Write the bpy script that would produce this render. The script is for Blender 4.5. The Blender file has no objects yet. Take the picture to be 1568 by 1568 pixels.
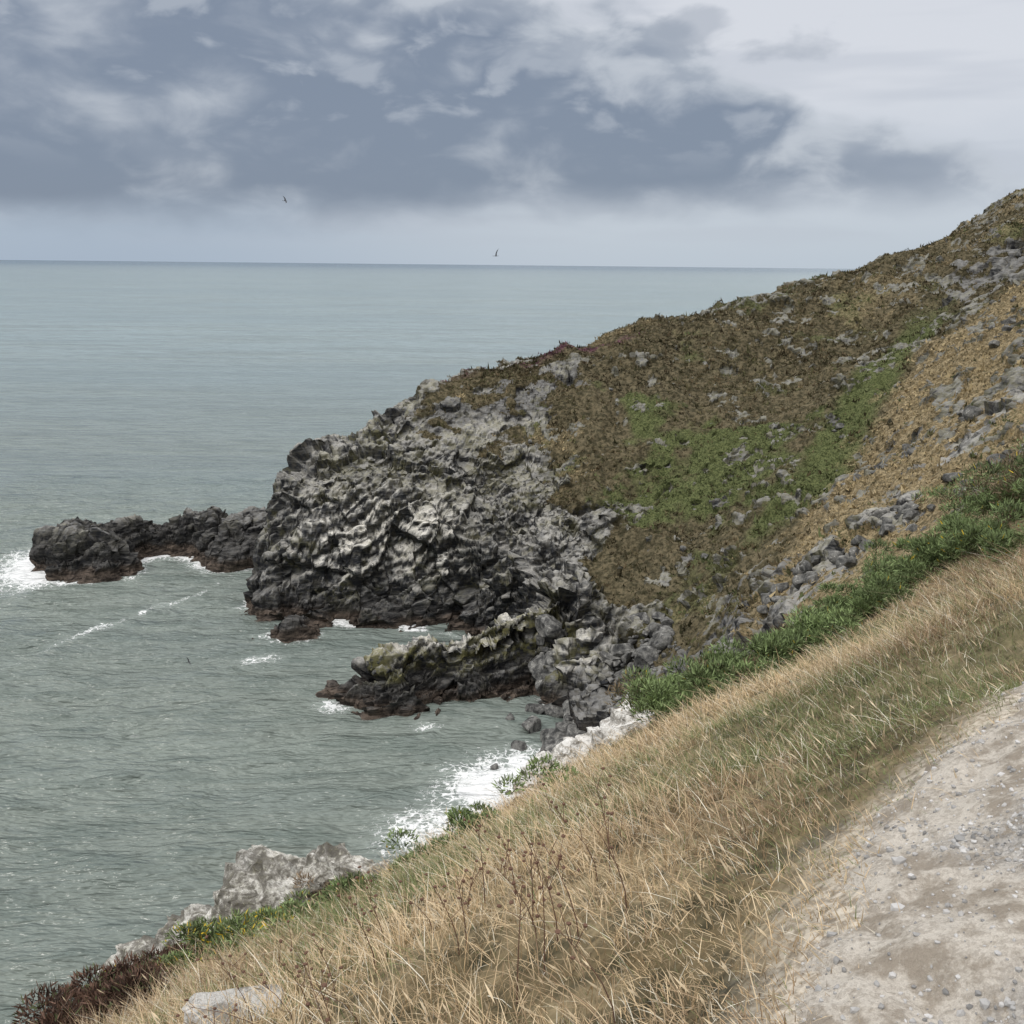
import bpy, math, time
import numpy as np
from mathutils import Matrix, Vector
T0=time.time()
rng=np.random.default_rng(7)
scene=bpy.context.scene
f32=np.float32

# ------------------------------------------------------------------ noise
def h3(ix,iy,iz,s=0):
    a=(ix.astype(np.int64)*73856093)^(iy.astype(np.int64)*19349663)^(iz.astype(np.int64)*83492791)^(s*2654435761)
    a=(a&0xffffffff).astype(np.uint64)
    a=(a^(a>>np.uint64(16)))*np.uint64(0x45d9f3b)&np.uint64(0xffffffff)
    a=(a^(a>>np.uint64(16)))*np.uint64(0x45d9f3b)&np.uint64(0xffffffff)
    a=a^(a>>np.uint64(16))
    return a.astype(np.float64)/4294967295.0
def vn(x,y,z,s=0):
    ix=np.floor(x);iy=np.floor(y);iz=np.floor(z)
    fx=x-ix;fy=y-iy;fz=z-iz
    fx=fx*fx*fx*(fx*(fx*6-15)+10);fy=fy*fy*fy*(fy*(fy*6-15)+10);fz=fz*fz*fz*(fz*(fz*6-15)+10)
    r=0
    for a in (0,1):
        wx=fx if a else 1-fx
        for b in (0,1):
            wy=fy if b else 1-fy
            for c in (0,1):
                wz=fz if c else 1-fz
                r=r+h3(ix+a,iy+b,iz+c,s)*wx*wy*wz
    return r*2-1
def fbm(x,y,z,sc,octv=4,s=0,g=.5):
    r=0;a=1;t=0
    for o in range(octv):
        k=sc*2**o
        r=r+a*vn(x*k+o*17.3,y*k+o*5.1,z*k-o*9.7,s+o);t+=a;a*=g
    return r/t
def facet(x,y,z,sc,s=0,tilt=1.6):
    """blocky voronoi facets: offset + tilt of each cell"""
    X=x*sc;Y=y*sc;Z=z*sc
    ix=np.floor(X);iy=np.floor(Y);iz=np.floor(Z)
    best=np.full(X.shape,1e9);out=np.zeros(X.shape)
    for a in (-1,0,1):
        for b in (-1,0,1):
            for c in (-1,0,1):
                cx=ix+a;cy=iy+b;cz=iz+c
                px=cx+h3(cx,cy,cz,s+1);py=cy+h3(cx,cy,cz,s+2);pz=cz+h3(cx,cy,cz,s+3)
                dx=X-px;dy=Y-py;dz=Z-pz
                d=dx*dx+dy*dy+dz*dz
                m=np.nonzero(d<best)[0]
                if len(m):
                    c0,c1,c2=cx[m],cy[m],cz[m]
                    g=(h3(c0,c1,c2,s+4)-.5)*dx[m]+(h3(c0,c1,c2,s+5)-.5)*dy[m]+(h3(c0,c1,c2,s+6)-.5)*dz[m]
                    out[m]=(h3(c0,c1,c2,s+7)-.5)+g*tilt
                    best[m]=d[m]
    return out
def sst(x,a,b):
    t=np.clip((x-a)/(b-a),0,1);return t*t*(3-2*t)

# ------------------------------------------------------------------ mesh helper
def mk(name,V,F,mat,attrs=None,smooth=False,parent=None):
    V=np.ascontiguousarray(V,dtype=f32);F=np.ascontiguousarray(F,dtype=np.int32)
    me=bpy.data.meshes.new(name)
    me.vertices.add(len(V));me.vertices.foreach_set('co',V.ravel())
    me.loops.add(F.size);me.loops.foreach_set('vertex_index',F.ravel())
    me.polygons.add(len(F));me.polygons.foreach_set('loop_start',np.arange(len(F),dtype=np.int32)*F.shape[1])
    me.update(calc_edges=True)
    me.polygons.foreach_set('use_smooth',np.full(len(F),smooth,dtype=bool))
    for k,A in (attrs or {}).items():
        at=me.attributes.new(k,'FLOAT_COLOR','POINT')
        A=np.asarray(A,dtype=f32)
        if A.shape[1]==3:A=np.concatenate([A,np.ones((len(A),1),f32)],1)
        at.data.foreach_set('color',np.ascontiguousarray(A).ravel())
    me.materials.append(mat)
    ob=bpy.data.objects.new(name,me);scene.collection.objects.link(ob)
    if parent:ob.parent=parent
    return ob

# ------------------------------------------------------------------ node helper
class N:
    def __init__(s,nt):s.nt=nt;nt.nodes.clear()
    def add(s,t,props=None,**inp):
        n=s.nt.nodes.new(t)
        for k,v in (props or {}).items():setattr(n,k,v)
        for k,v in inp.items():
            key=int(k[1:]) if k[0]=='i' and k[1:].isdigit() else k.replace('_',' ')
            s.set(n.inputs[key],v)
        return n
    def set(s,sock,v):
        if isinstance(v,bpy.types.NodeSocket):s.nt.links.new(v,sock)
        else:
            if isinstance(v,(tuple,list)) and sock.type=='RGBA' and len(v)==3:v=(*v,1)
            sock.default_value=v
    def m(s,op,a,b=0.0,c=None,clamp=False):
        n=s.nt.nodes.new('ShaderNodeMath');n.operation=op;n.use_clamp=clamp
        s.set(n.inputs[0],a);s.set(n.inputs[1],b)
        if c is not None:s.set(n.inputs[2],c)
        return n.outputs[0]
    def mix(s,f,a,b):
        n=s.nt.nodes.new('ShaderNodeMix');n.data_type='RGBA'
        s.set(n.inputs[0],f);s.set(n.inputs[6],a);s.set(n.inputs[7],b)
        return n.outputs[2]
    def noise(s,vec,sc,det=4,rough=.55,dist=0):
        n=s.add('ShaderNodeTexNoise',None,Scale=sc,Detail=det,Roughness=rough,Distortion=dist)
        if vec is not None:s.set(n.inputs['Vector'],vec)
        return n.outputs[0]
    def ss(s,x,a,b):
        n=s.nt.nodes.new('ShaderNodeMapRange');n.interpolation_type='SMOOTHSTEP'
        s.set(n.inputs[0],x);s.set(n.inputs[1],a);s.set(n.inputs[2],b);return n.outputs[0]
    def vmul(s,v,t):
        n=s.nt.nodes.new('ShaderNodeVectorMath');n.operation='MULTIPLY';s.set(n.inputs[0],v);s.set(n.inputs[1],t);return n.outputs[0]
def newmat(name):
    m=bpy.data.materials.new(name);m.use_nodes=True
    return m,N(m.node_tree)
def finish(nd,col,rough=.9,bump=None,bstr=.5,bdist=.1,spec=.3):
    p=nd.add('ShaderNodeBsdfPrincipled',None,Base_Color=col,Roughness=rough)
    p.inputs['Specular IOR Level'].default_value=spec
    if bump is not None:
        b=nd.add('ShaderNodeBump',None,Strength=bstr,Distance=bdist,Height=bump)
        nd.set(p.inputs['Normal'],b.outputs[0])
    o=nd.add('ShaderNodeOutputMaterial');nd.set(o.inputs[0],p.outputs[0])
    return p

# ------------------------------------------------------------------ terrain survey (metres, sea level z=0)
UP=np.array([
 # near slope
 (0,0,48.4),(.5,1.8,48.4),(1.96,3.5,48.4),(4,5.5,48.6),(8,7,49.0),(3,-10,49.5),(15,0,52),(5,1,48.8),(-2,-8,47.5),
 (.27,3.04,47.75),(-.44,3.07,47.4),(-2.2,5.04,45.4),(-3.5,7.6,43.2),(-1.3,7.9,44.3),(.44,9,44.7),(2,12.9,43.5),(3.1,8.4,46.5),
 (6.5,17.1,44.0),(5.7,11.4,46.1),(12.5,23.4,44.4),(2.4,4.4,48.1),(12,13,48.5),(20,20,51),
 (-3.85,12.1,40.3),(-4.4,17.5,36.6),(-6.8,18.3,34.9),(-8,30,24),(-12,45,12),(-10,10,38),(-20,20,26),(-14,0,38),(-30,0,26),
 (1,16,39.5),(3,27,33.9),(4,38,25.5),(4,55,13),(6,73,4.5),(9,26,38.5),(14,45,29.5),(17,65,20),
 (18,35,39),(28,52,35.5),(36.4,68.8,36.5),(34.8,77.6,30.4),(25.6,90.4,20),(21.4,82.7,18),(38,102.5,27),(53,114.5,33.7),(57,110.6,38.7),(78,154,47.5),
 (60,70,50),(90,110,60),(115,160,64),(40,30,54),(60,0,66),(150,100,85),(96,191,51),
 # gully
 (49,133.8,27.8),(34.5,121.8,21.4),(22.6,109,13),(71.8,172.7,38.5),(19,101,9.7),(13.8,111,7.5),
 # far face
 (12.2,156.8,25.6),(1.6,142,16.8),(22.2,153.6,25.5),(36,173,32.8),(19,128.5,15.8),(9.6,117.8,10.5),(58.8,193,38.8),(4,127,13.5),
 # head and skyline
 (-37,145,14),(-31.8,150,19.6),(-25.4,155,21.9),(-21.2,160,25.4),(-20,165,27.8),(-5,173,31.4),(7.8,179.6,34.2),(27,190,39.6),(53.4,208,45),(72,220,49.8),(97.9,240,55),(114.8,252,62.7),(129,260,70),(165,280,84),
 (-17.8,143,19.2),(-33,146,17.8),(-28,136,12),(-10,133,11),(-36,138,8.5),
 (-10,190,25),(12,203,30),(35,222,34),(75,250,42),(130,300,58),(200,340,70),(0,230,10),
 # spur
 (-19,109,4.2),(-10.5,109.5,6.3),(-3.4,111,8.0),(1.3,113.4,9.6),(6,118,11.5),
 # beach
 (8,100,2.5),(12.5,104.4,3.6),(15,95,6),(8,87,3)],dtype=float)
def tps_fit(P,lam=.0):
    n=len(P);S=100.
    X=P[:,:2]/S
    r=np.hypot(X[:,None,0]-X[None,:,0],X[:,None,1]-X[None,:,1])
    K=np.where(r>0,r*r*np.log(r+1e-12),0)+lam*np.eye(n)
    A=np.zeros((n+3,n+3));A[:n,:n]=K;A[:n,n]=1;A[:n,n+1:]=X;A[n,:n]=1;A[n+1:,:n]=X.T
    b=np.zeros(n+3);b[:n]=P[:,2]
    return X,np.linalg.solve(A,b)
TX,TW=tps_fit(UP,2e-6)
def upland(x,y):
    x=x/100.;y=y/100.
    r=TW[len(TX)]+TW[len(TX)+1]*x+TW[len(TX)+2]*y
    for (a,b),w in zip(TX,TW):
        q=(x-a)**2+(y-b)**2
        r=r+w*.5*q*np.log(q+1e-14)
    return r
COAST=np.array([(240,380,1),(60,262,1),(20,222,1),(-8,200,1.2),(-24,184,1.3),(-34,166,2),(-39.5,152,4),(-39.6,139,6),(-35,135.3,3),(-26.5,133,1.8),(-17,130.5,1.65),(-8.6,129,1.8),(-3,127.5,2),(1,124,2.5),(-1,119,2.2),(-8,116.5,1.5),(-15,114.5,1.3),(-20.3,111.5,1.6),(-20.8,108,1.6),(-16,103,1.2),(-11,103,1.1),(-6.4,105,1.2),(-1,107,1.3),(3,109,.9),(5,105,.4),(5.5,98,.36),(4.5,91.5,.36),(3,84,.5),(-1,77,.8),(-7,70,1),(-14,62,1.1),(-22,54,1.2),(-30,44,1.2),(-42,30,1.2),(-60,10,1.2),(-90,-60,1.),(240,-60,1.)],dtype=float)
def coastdist(x,y,P=COAST,wk=True):
    best=np.full(x.shape,1e18);ks=np.zeros(x.shape);ws=np.zeros(x.shape);ins=np.zeros(x.shape,bool)
    n=len(P)
    for i in range(n):
        a=P[i];b=P[(i+1)%n]
        ex,ey=b[0]-a[0],b[1]-a[1]
        t=np.clip(((x-a[0])*ex+(y-a[1])*ey)/(ex*ex+ey*ey),0,1)
        d=(x-a[0]-t*ex)**2+(y-a[1]-t*ey)**2
        best=np.minimum(best,d)
        if wk:
            w=1/(d*d*np.sqrt(d)+.02);ks+=w*(a[2]+(b[2]-a[2])*t);ws+=w
        c=((a[1]>y)!=(b[1]>y))
        if ey!=0: ins^=c&(x<ex*(y-a[1])/ey+a[0])
    d=np.sqrt(best)
    return np.where(ins,d,-d),(ks/ws if wk else None)
def height(x,y):
    z0=np.zeros_like(x)
    far=sst(y,40,70)
    if far.max()>0:
        wx=x+far*(fbm(x,y,z0,.22,3,11)*1.8);wy=y+far*(fbm(x,y,z0,.22,3,12)*1.8)
        d,k=coastdist(wx,wy)
    else: d,k=coastdist(x,y)
    cap=1.1*np.clip(d/.7,0,1)+k*np.clip(d-.7,0,9)+3.*np.maximum(d-9.7,0)
    u=upland(x,y)
    h=-np.log(np.exp(-np.clip(u,-5,150)/1.5)+np.exp(-np.clip(cap,0,150)/1.5))*1.5
    h=np.where(d<8,np.minimum(h+.7*np.exp(-np.maximum(d,0)),cap),h)
    h=np.where(d>0,np.maximum(h,.3*np.clip(d,0,1)),np.maximum(d*.8,-4))
    return h,d,k,u,cap
def lumps(x,y,far):
    z0=np.zeros_like(x)
    rid=.35-np.abs(fbm(x*.9+y*.35,y*.55-x*.3,z0,.075,3,37))*2.2
    return (1-far)*(fbm(x,y,z0,.9,4,31)*.16)+far*(fbm(x,y,z0,.3,4,33)*1.2+rid*2.5*sst(y,105,125)*sst(x,-12,4))
def axis(segs):
    out=[]
    for a,b,s in segs:
        n=max(1,int(round((b-a)/s)));out.append(np.linspace(a,b,n,endpoint=False))
    out.append([segs[-1][1]]);return np.concatenate(out)
xs=axis([(-100,-42,3),(-42,-6,.24),(-6,10,.12),(10,45,.27),(45,130,.45),(130,240,4)])
ys=axis([(-60,-4,3),(-4,1,.4),(1,22,.12),(22,80,.6),(80,124,.25),(124,150,.19),(150,166,.3),(166,262,.5),(262,380,5)])
X,Y=np.meshgrid(xs,ys);sh=X.shape
X=X.ravel();Y=Y.ravel()
Z,D,K,U,CAP=height(X,Y)
FAR=sst(Y,45,75)
Z=Z+lumps(X,Y,FAR)*sst(D,2,9)*np.where(Y<45,1,.9)
def normals(P):
    G=P.reshape(sh[0],sh[1],3)
    a=np.gradient(G,axis=1);b=np.gradient(G,axis=0)
    n=np.cross(a,b);n/=np.linalg.norm(n,axis=2,keepdims=True)+1e-9
    return n.reshape(-1,3)
P=np.stack([X,Y,Z],1)
NN=normals(P)
nz=NN[:,2]
z0=np.zeros_like(X)
n1=fbm(X,Y,Z,.09,4,51);n2=fbm(X,Y,Z,.35,4,52);n3=fbm(X,Y,z0,.04,3,53);n4=fbm(X,Y,Z,1.0,3,54)
nbed=fbm(X*.45+Z*.4,Y*.8,Z*1.3-X*.3,.30,4,57)
# -------- masks (rock etc.)
rock=sst(.78-nz+n2*.18+n1*.18,.08,.34)
nearcoast=sst(25+n1*20+n2*10+nbed*11-D-sst(X,2,20)*11,-3,8)*sst(X+n1*12+n2*6,29,10)*sst(Y,100,112)
spur=sst(-((X+6)/20)**2-((Y-110)/8)**2+1+n1*.5,0,.4)
rock=np.maximum(rock,np.maximum(nearcoast,spur*.9))
rock=np.maximum(rock,sst(5-Z+n2*2,0,2))
band=sst(1-((X+4)/24)**2-((Y-163-X*.55)/8)**2+n2*1.6+nbed*1.8+n1,.2,.9)*sst(18-X,0,10)
rock=np.maximum(rock,band*.8)
zone=sst(n1+.18*sst(X,40,70)+n3*.3,-.05,.22)          # outcrops come in clusters
oc=sst(nbed*.75+n2*.65+n4*.6-.32+.10*sst(X,38,55)*sst(Y,60,80)+.17*zone,0,.15)
crag=sst(1-((X-98)/20)**2-((Y-192)/20)**2+n2*1.2,.2,.8)
rock=np.maximum(rock,np.maximum(oc*.85,crag*.9)*FAR)
midband=np.exp(-((( (X-27)*.55-(Y-84)*.83))/4.5)**2)*sst(X,14,22)*sst(75-X,0,20)*sst(n2+.25,0,.4)
rock=np.maximum(rock,midband*FAR)
rock*=sst(Y,26,40)
# -------- 3-D displacement of rock: joint blocks + bedding ledges
def rockdisp(x,y,z):
    a=.5
    u=x*math.cos(a)+z*math.sin(a);w=-x*math.sin(a)+z*math.cos(a)
    wob=fbm(x,y,z,.12,3,191)*2.2
    s1=(w*.9+.18*y+wob)/2.5;s2=(w+.15*y+wob*.8)/.95
    f1=s1-np.floor(s1);f2=s2-np.floor(s2)
    led=(f1-.5)*1.6*(.4+h3(np.floor(s1),s1*0,s1*0,7))+(f2-.5)*.58*(.3+h3(np.floor(s2),s1*0,s1*0,8))
    return facet(u,y,w*.8,.13,101,.8)*3.2+facet(u*1.0,y,w*.9,.34,131,.6)*1.35+facet(u*1.3,y,w*1.2,.9,161,.6)*.5+led
idx=np.where((rock>.05)&(Y>50)&(Y<262)&(X<130)&(D>-2.5))[0]
disp=np.zeros_like(X)
disp[idx]=rockdisp(X[idx],Y[idx],Z[idx])*sst(rock[idx],.05,.7)*(.45+.55*sst(18-D[idx]+n1[idx]*6,-4,4)*sst(20-X[idx],0,12))*np.where(D[idx]<0,.5,1)
disp-=4.5*np.exp(-((X+6)/3.2)**2-((Y-131.5)/5)**2-((Z-5.5)/4)**2)*sst(D,0,2)
disp-=2.2*np.exp(-((X+20)/2.2)**2-((Y-134)/5)**2-((Z-4)/3)**2)*sst(D,0,2)
P2=P+NN*disp[:,None]
P2[:,2]+=(1-rock)*FAR*fbm(X,Y,Z,.9,3,77)*.6
NN2=normals(P2)
zz=P2[:,2]
# -------- colour masks
gz=np.exp(-((X+19)/14.5)**4)*np.exp(-((zz-11.5)/6.5)**4)*sst(Y,120,128)*sst(160-Y,0,8)
guano=gz*sst(n2*.7+n1*.7+n4*.5+ (NN2[:,2]-.40)*2.2,-.25,.22)
gz2=spur*sst(zz,3,6)*.5+midband*.30+oc*FAR*.14+nearcoast*.30*sst(zz,3,6)
guano=np.maximum(guano,gz2*sst(fbm(X,Y,zz,1.1,3,83)+(NN2[:,2]-.5)*1.2,-.15,.3))
green=sst(1-((X-24)/25)**2-((Y-145)/23)**2+n1*2.0+n2*1.2,.1,1.1)
green=np.maximum(green,sst(1-((X-42-(Y-130)*.62)/7)**2+n2*.4,.2,.8)*sst(Y,108,118)*sst(196-Y,0,20))
green=np.maximum(green,.65*sst(n1+n2*.6,.08,.5))
gold=sst(X-37-(Y-120)*.62+n2*6,0,7)*sst(172-Y,0,25)*FAR
gold=np.maximum(gold,.5*sst(n3+n2*.7,.15,.5)*FAR)
purple=sst(1-((Y-173-(X+5)*.5)/5)**2+n2*.5,.3,.8)*sst(n1+.3,0,.4)*sst(26-X,0,8)*sst(X+24,0,5)
lich=np.maximum(spur*sst(zz,2.0,4.0)*sst(n2+fbm(X,Y,zz,.7,2,88)*.6,-.4,.2),.55*nearcoast*sst(D,5,14)*sst(n2+n4*.5,-.3,.3))
lich=np.maximum(lich,oc*.4*FAR)
near=1-FAR
nr=fbm(X,Y,z0,.45,4,91);
gold=np.where(near>.5,sst(nr+.15,-.2,.3)*.7,gold)
green=np.where(near>.5,sst(-nr-.05,-.1,.4)*.8,green)
PATHL=np.array([(-3.5,-6),(-1.1,-1.0),(.66,1.72),(1.03,2.3),(1.33,2.75),(1.76,3.15),(2.2,3.55),(3.3,4.3),(6,5.4),(10,6.6),(16,7.5)])
PATHP=np.concatenate([np.concatenate([PATHL,PATHL*0],1)[:,:3],np.array([(16,4.6,0),(10,3.6,0),(6.5,2.4,0),(4.5,1.1,0),(2.6,-.8,0),(1.2,-3,0),(0,-6,0)])])
def pathdist(x,y):
    z=np.zeros_like(x)
    return coastdist(x+fbm(x,y,z,1.6,4,95)*.22,y+fbm(x,y,z,1.6,4,96)*.22,PATHP,False)[0]
pd=np.full(X.shape,-99.);ni=np.where((Y<12)&(Y>-8)&(X>-6)&(X<18))[0];pd[ni]=pathdist(X[ni],Y[ni])
dirt=sst(pd,-.30,-.10)
wet=sst(1.6+n2*.6-zz,0,.8)
tide=sst(3.2+n2*1.0-zz,0,.9)
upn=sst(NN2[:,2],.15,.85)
mA=np.stack([rock,guano,green,gold],1);mB=np.stack([wet,tide,purple,dirt],1)
mC=np.stack([lich,upn,z0,z0+1],1)

# ------------------------------------------------------------------ materials
def terrain_mat():
    m,n=newmat('hillside_surface')
    pos=n.add('ShaderNodeNewGeometry').outputs['Position']
    def at(nm):
        a=n.add('ShaderNodeAttribute',{'attribute_name':nm});s=n.add('ShaderNodeSeparateColor');n.set(s.inputs[0],a.outputs['Color'])
        return s.outputs[0],s.outputs[1],s.outputs[2],a.outputs['Alpha']
    rk,gu,gr,go=at('mA');we,ti,pu,di=at('mB');li,up,_,_=at('mC')
    rot=n.add('ShaderNodeMapping',None);n.set(rot.inputs[0],pos);rot.inputs['Rotation'].default_value=(0,.5,0);rot.inputs['Scale'].default_value=(.45,.7,2.6)
    nb=n.noise(rot.outputs[0],.85,5,.72);nc=n.noise(pos,4,3,.65);nd=n.noise(pos,26,4,.7);ne=n.noise(pos,1.3,5,.7)
    r=n.mix(n.ss(n.m('ADD',nb,n.m('MULTIPLY',n.m('SUBTRACT',up,.45),.22)),.36,.68),(.030,.031,.034),(.215,.211,.202))  # upward facets paler, steep and overhanging ones darker: shading put into rock colour
    r=n.mix(n.m('MULTIPLY',n.ss(ne,.46,.60),.45),r,(.115,.104,.08))
    gf=n.m('MULTIPLY',gu,n.ss(n.m('ADD',ne,n.m('MULTIPLY',nc,.5)),.58,.76),clamp=True)
    r=n.mix(n.m('MULTIPLY',gf,.95),r,(.74,.71,.64))
    lf=n.m('MULTIPLY',li,n.ss(ne,.38,.55))
    r=n.mix(n.m('MULTIPLY',lf,.75),r,(.155,.145,.055))
    r=n.mix(n.m('MULTIPLY',ti,.75),r,n.mix(n.ss(nb,.4,.6),(.016,.016,.017),(.07,.066,.062)))
    r=n.mix(n.m('MULTIPLY',we,.85),r,n.mix(n.ss(nb,.4,.62),(.035,.028,.023),(.15,.115,.09)))
    v=n.mix(n.ss(ne,.38,.62),(.05,.045,.026),(.155,.128,.078))
    v=n.mix(n.m('MULTIPLY',gr,n.ss(n.m('ADD',ne,n.m('MULTIPLY',gr,.25)),.42,.64)),v,n.mix(n.ss(nc,.4,.6),(.055,.068,.026),(.135,.15,.062)))
    v=n.mix(n.m('MULTIPLY',go,n.ss(nc,.36,.56)),v,n.mix(n.ss(ne,.4,.6),(.19,.145,.08),(.36,.285,.17)))
    v=n.mix(n.m('MULTIPLY',pu,n.ss(nc,.4,.5)),v,(.14,.065,.085))
    v=n.mix(n.m('MULTIPLY',n.ss(nd,.48,.7),.3),v,(.03,.03,.015))
    d=n.mix(n.ss(nd,.40,.60),(.30,.255,.20),(.58,.52,.43))
    v=n.mix(di,v,d)
    f=n.ss(n.m('ADD',rk,n.m('MULTIPLY',n.m('SUBTRACT',ne,.5),2.0)),.42,.56)
    col=n.mix(f,v,r)
    h=n.m('ADD',nb,n.m('MULTIPLY',nc,.35))
    finish(n,col,.95,h,.8,.28,.1)
    return m
MT=terrain_mat()
ny,nx=sh
ids=np.arange(ny*nx).reshape(ny,nx)
def split(name,y0,y1):
    j0=np.searchsorted(ys,y0);j1=min(np.searchsorted(ys,y1),ny-1)
    q=ids[j0:j1+1]
    F=np.stack([q[:-1,:-1],q[:-1,1:],q[1:,1:],q[1:,:-1]],-1).reshape(-1,4)-q[0,0]
    s=slice(q[0,0],q[-1,-1]+1)
    keep=(D[s][F].max(1)>-4)
    F=F[keep]
    return mk(name,P2[s],F,MT,{'mA':mA[s],'mB':mB[s],'mC':mC[s]})
split('grassy_slope',-60,50)
split('headland_cliff',50,380)

# ------------------------------------------------------------------ offshore rocks
def island(name,poly,hmax,k,seed,res=.22,step=0):
    poly=np.array([(a,b,k) for a,b in poly],float)
    x0,y0=poly[:,:2].min(0)-3;x1,y1=poly[:,:2].max(0)+3
    gx=np.arange(x0,x1,res);gy=np.arange(y0,y1,res)
    x,y=np.meshgrid(gx,gy);s2=x.shape;x=x.ravel();y=y.ravel();z=np.zeros_like(x)
    d,_=coastdist(x+fbm(x,y,z,.3,3,seed)*2.6,y+fbm(x,y,z,.3,3,seed+1)*2.6,poly,False)
    top=hmax*(.72+.45*fbm(x,y,z,.2,3,seed+2))
    if hmax>5: top=top*(1-.60*np.exp(-((x+50.5)/1.6)**2))*(1-.25*np.exp(-((x+69)/1.6)**2))
    h=np.where(d>0,np.minimum(.9*np.clip(d/.6,0,1)+k*np.maximum(d-.6,0),top),np.maximum(d,-3))
    p=np.stack([x,y,h],1)
    G=p.reshape(*s2,3);nn=np.cross(np.gradient(G,axis=1),np.gradient(G,axis=0));nn/=np.linalg.norm(nn,axis=2,keepdims=True);nn=nn.reshape(-1,3)
    dd=rockdisp(x,y,h)*.68*sst(d,-1,1.5)*min(1,hmax/6)
    p=p+nn*dd[:,None]
    G=p.reshape(*s2,3);nn=np.cross(np.gradient(G,axis=1),np.gradient(G,axis=0));nn/=np.linalg.norm(nn,axis=2,keepdims=True);nn=nn.reshape(-1,3)
    q=np.arange(len(x)).reshape(s2)
    F=np.stack([q[:-1,:-1],q[:-1,1:],q[1:,1:],q[1:,:-1]],-1).reshape(-1,4)
    F=F[d[F].max(1)>-2.5]
    nA=fbm(x,y,h,.5,3,seed+5)
    zc=p[:,2];o=np.zeros_like(x)
    A=np.stack([o+1,.2*sst(zc,4,6)*sst(nA,0,.4),o,o],1)
    B=np.stack([sst(2.2+nA*.9-zc,0,.8),.9*sst(7+nA-zc,0,1),o,o],1)
    C=np.stack([.35*sst(zc,3,5)*sst(nA,0,.4),sst(nn[:,2],.15,.85),o,o+1],1)
    return mk(name,p,F,MT,{'mA':A,'mB':B,'mC':C})
isl=[(-79,153),(-72,149),(-63,149.5),(-62,156),(-66,160),(-60,165),(-55,164),(-52,158),(-47,156.5),(-42,158),(-38,160),(-36,170),(-50,174),(-65,175),(-76,168),(-81,160)]
island('sea_rock',isl,7.8,1.5,301)
isl2=[(-34,126),(-31,124.6),(-27.5,125),(-26.3,127.5),(-29,129),(-33,128.6)]
island('sea_rock',isl2,2.9,1.6,331,.15)

# ------------------------------------------------------------------ sea
gx=axis([(-40000,-2000,9000),(-2000,-300,150),(-300,-110,6),(-110,45,.5),(45,400,20),(400,2500,150),(2500,40000,9000)])
gy=axis([(-2000,-100,300),(-100,40,8),(40,200,.5),(200,420,1.6),(420,1200,15),(1200,5000,200),(5000,45000,5000)])
SX,SY=np.meshgrid(gx,gy);s3=SX.shape;SX=SX.ravel();SY=SY.ravel();sz=np.zeros_like(SX)
foam=np.zeros_like(SX)
ii=np.where((SX>-115)&(SX<50)&(SY>20)&(SY<230))[0]
x=SX[ii];y=SY[ii];z=sz[ii]
d1,_=coastdist(x+fbm(x,y,z,.22,3,11)*1.8,y+fbm(x,y,z,.22,3,12)*1.8,COAST,False)
dI,_=coastdist(x,y,np.array([(a,b,1) for a,b in isl],float),False);dJ,_=coastdist(x,y,np.array([(a,b,1) for a,b in isl2],float),False)
nf=fbm(x,y,z,.12,3,401);ng=fbm(x,y,z,.5,3,402)
fo=np.exp(-np.maximum(-d1,0)/1.3)*sst(nf,-.35,.2)*.88
fo=np.maximum(fo,np.exp(-np.maximum(-dI,0)/2.4)*sst(nf,-.6,.0)*1.0)
fo=np.maximum(fo,np.exp(-np.maximum(-dI,0)/7)*sst(-(x+69),0,8)*1.25)
fo=np.maximum(fo,np.exp(-np.maximum(-dI,0)/3.)*sst(y,168,173)*.9)
fo=np.maximum(fo,np.exp(-np.maximum(-dJ,0)/1.)*.65)
def g(cx,cy,rx,ry,a,ang=0):
    c,s=math.cos(ang),math.sin(ang);u=(x-cx)*c+(y-cy)*s;v=-(x-cx)*s+(y-cy)*c
    return a*np.exp(-((u/rx)**2+(v/ry)**2))
fo=np.maximum(fo,g(-1.5,88,10,5.4,.98,.9)*(1+.5*nf));fo=np.maximum(fo,g(-7,80.,8,5,.92,.5)*(1+.5*nf));fo=np.maximum(fo,g(2.5,92,3.5,3.,.85))
fo=np.maximum(fo,g(-32.5,119,3.8,2.0,.68,.4));fo=np.maximum(fo,g(-9,99.5,2.6,1.4,.6));fo=np.maximum(fo,g(-20.5,105,2.6,1.9,.85));fo=np.maximum(fo,g(-50,158,3,4,.75))
yy=121+(x+60.5)*2.05+fbm(x,z,z,.2,3,405)*5
fo=np.maximum(fo,np.exp(-((y-yy)/2.4)**2)*.66*sst(x,-68,-58)*sst(-44-x,0,5)*(.8+.6*ng))
foam[ii]=np.clip(fo,0,1.2)
wave=np.zeros_like(SX)
a=.30
u=x*math.cos(a)+y*math.sin(a);v=-x*math.sin(a)+y*math.cos(a)
wave[ii]=(fbm(u*.28,v,z,.16,2,411)*.60+(.5-np.abs(fbm(u*.30,v,z,.40,2,413)))*.65+fbm(u*.35,v,z,.8,1,415)*.15)*.95-.1
SP=np.stack([SX,SY,wave],1)
q=np.arange(len(SX)).reshape(s3)
F=np.stack([q[:-1,:-1],q[:-1,1:],q[1:,1:],q[1:,:-1]],-1).reshape(-1,4)
m,n=newmat('sea_water')
pos=n.add('ShaderNodeNewGeometry').outputs['Position']
sp=n.add('ShaderNodeSeparateXYZ');n.set(sp.inputs[0],pos)
at=n.add('ShaderNodeAttribute',{'attribute_name':'foam'});se=n.add('ShaderNodeSeparateColor');n.set(se.inputs[0],at.outputs['Color']);fa=se.outputs[0]
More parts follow.
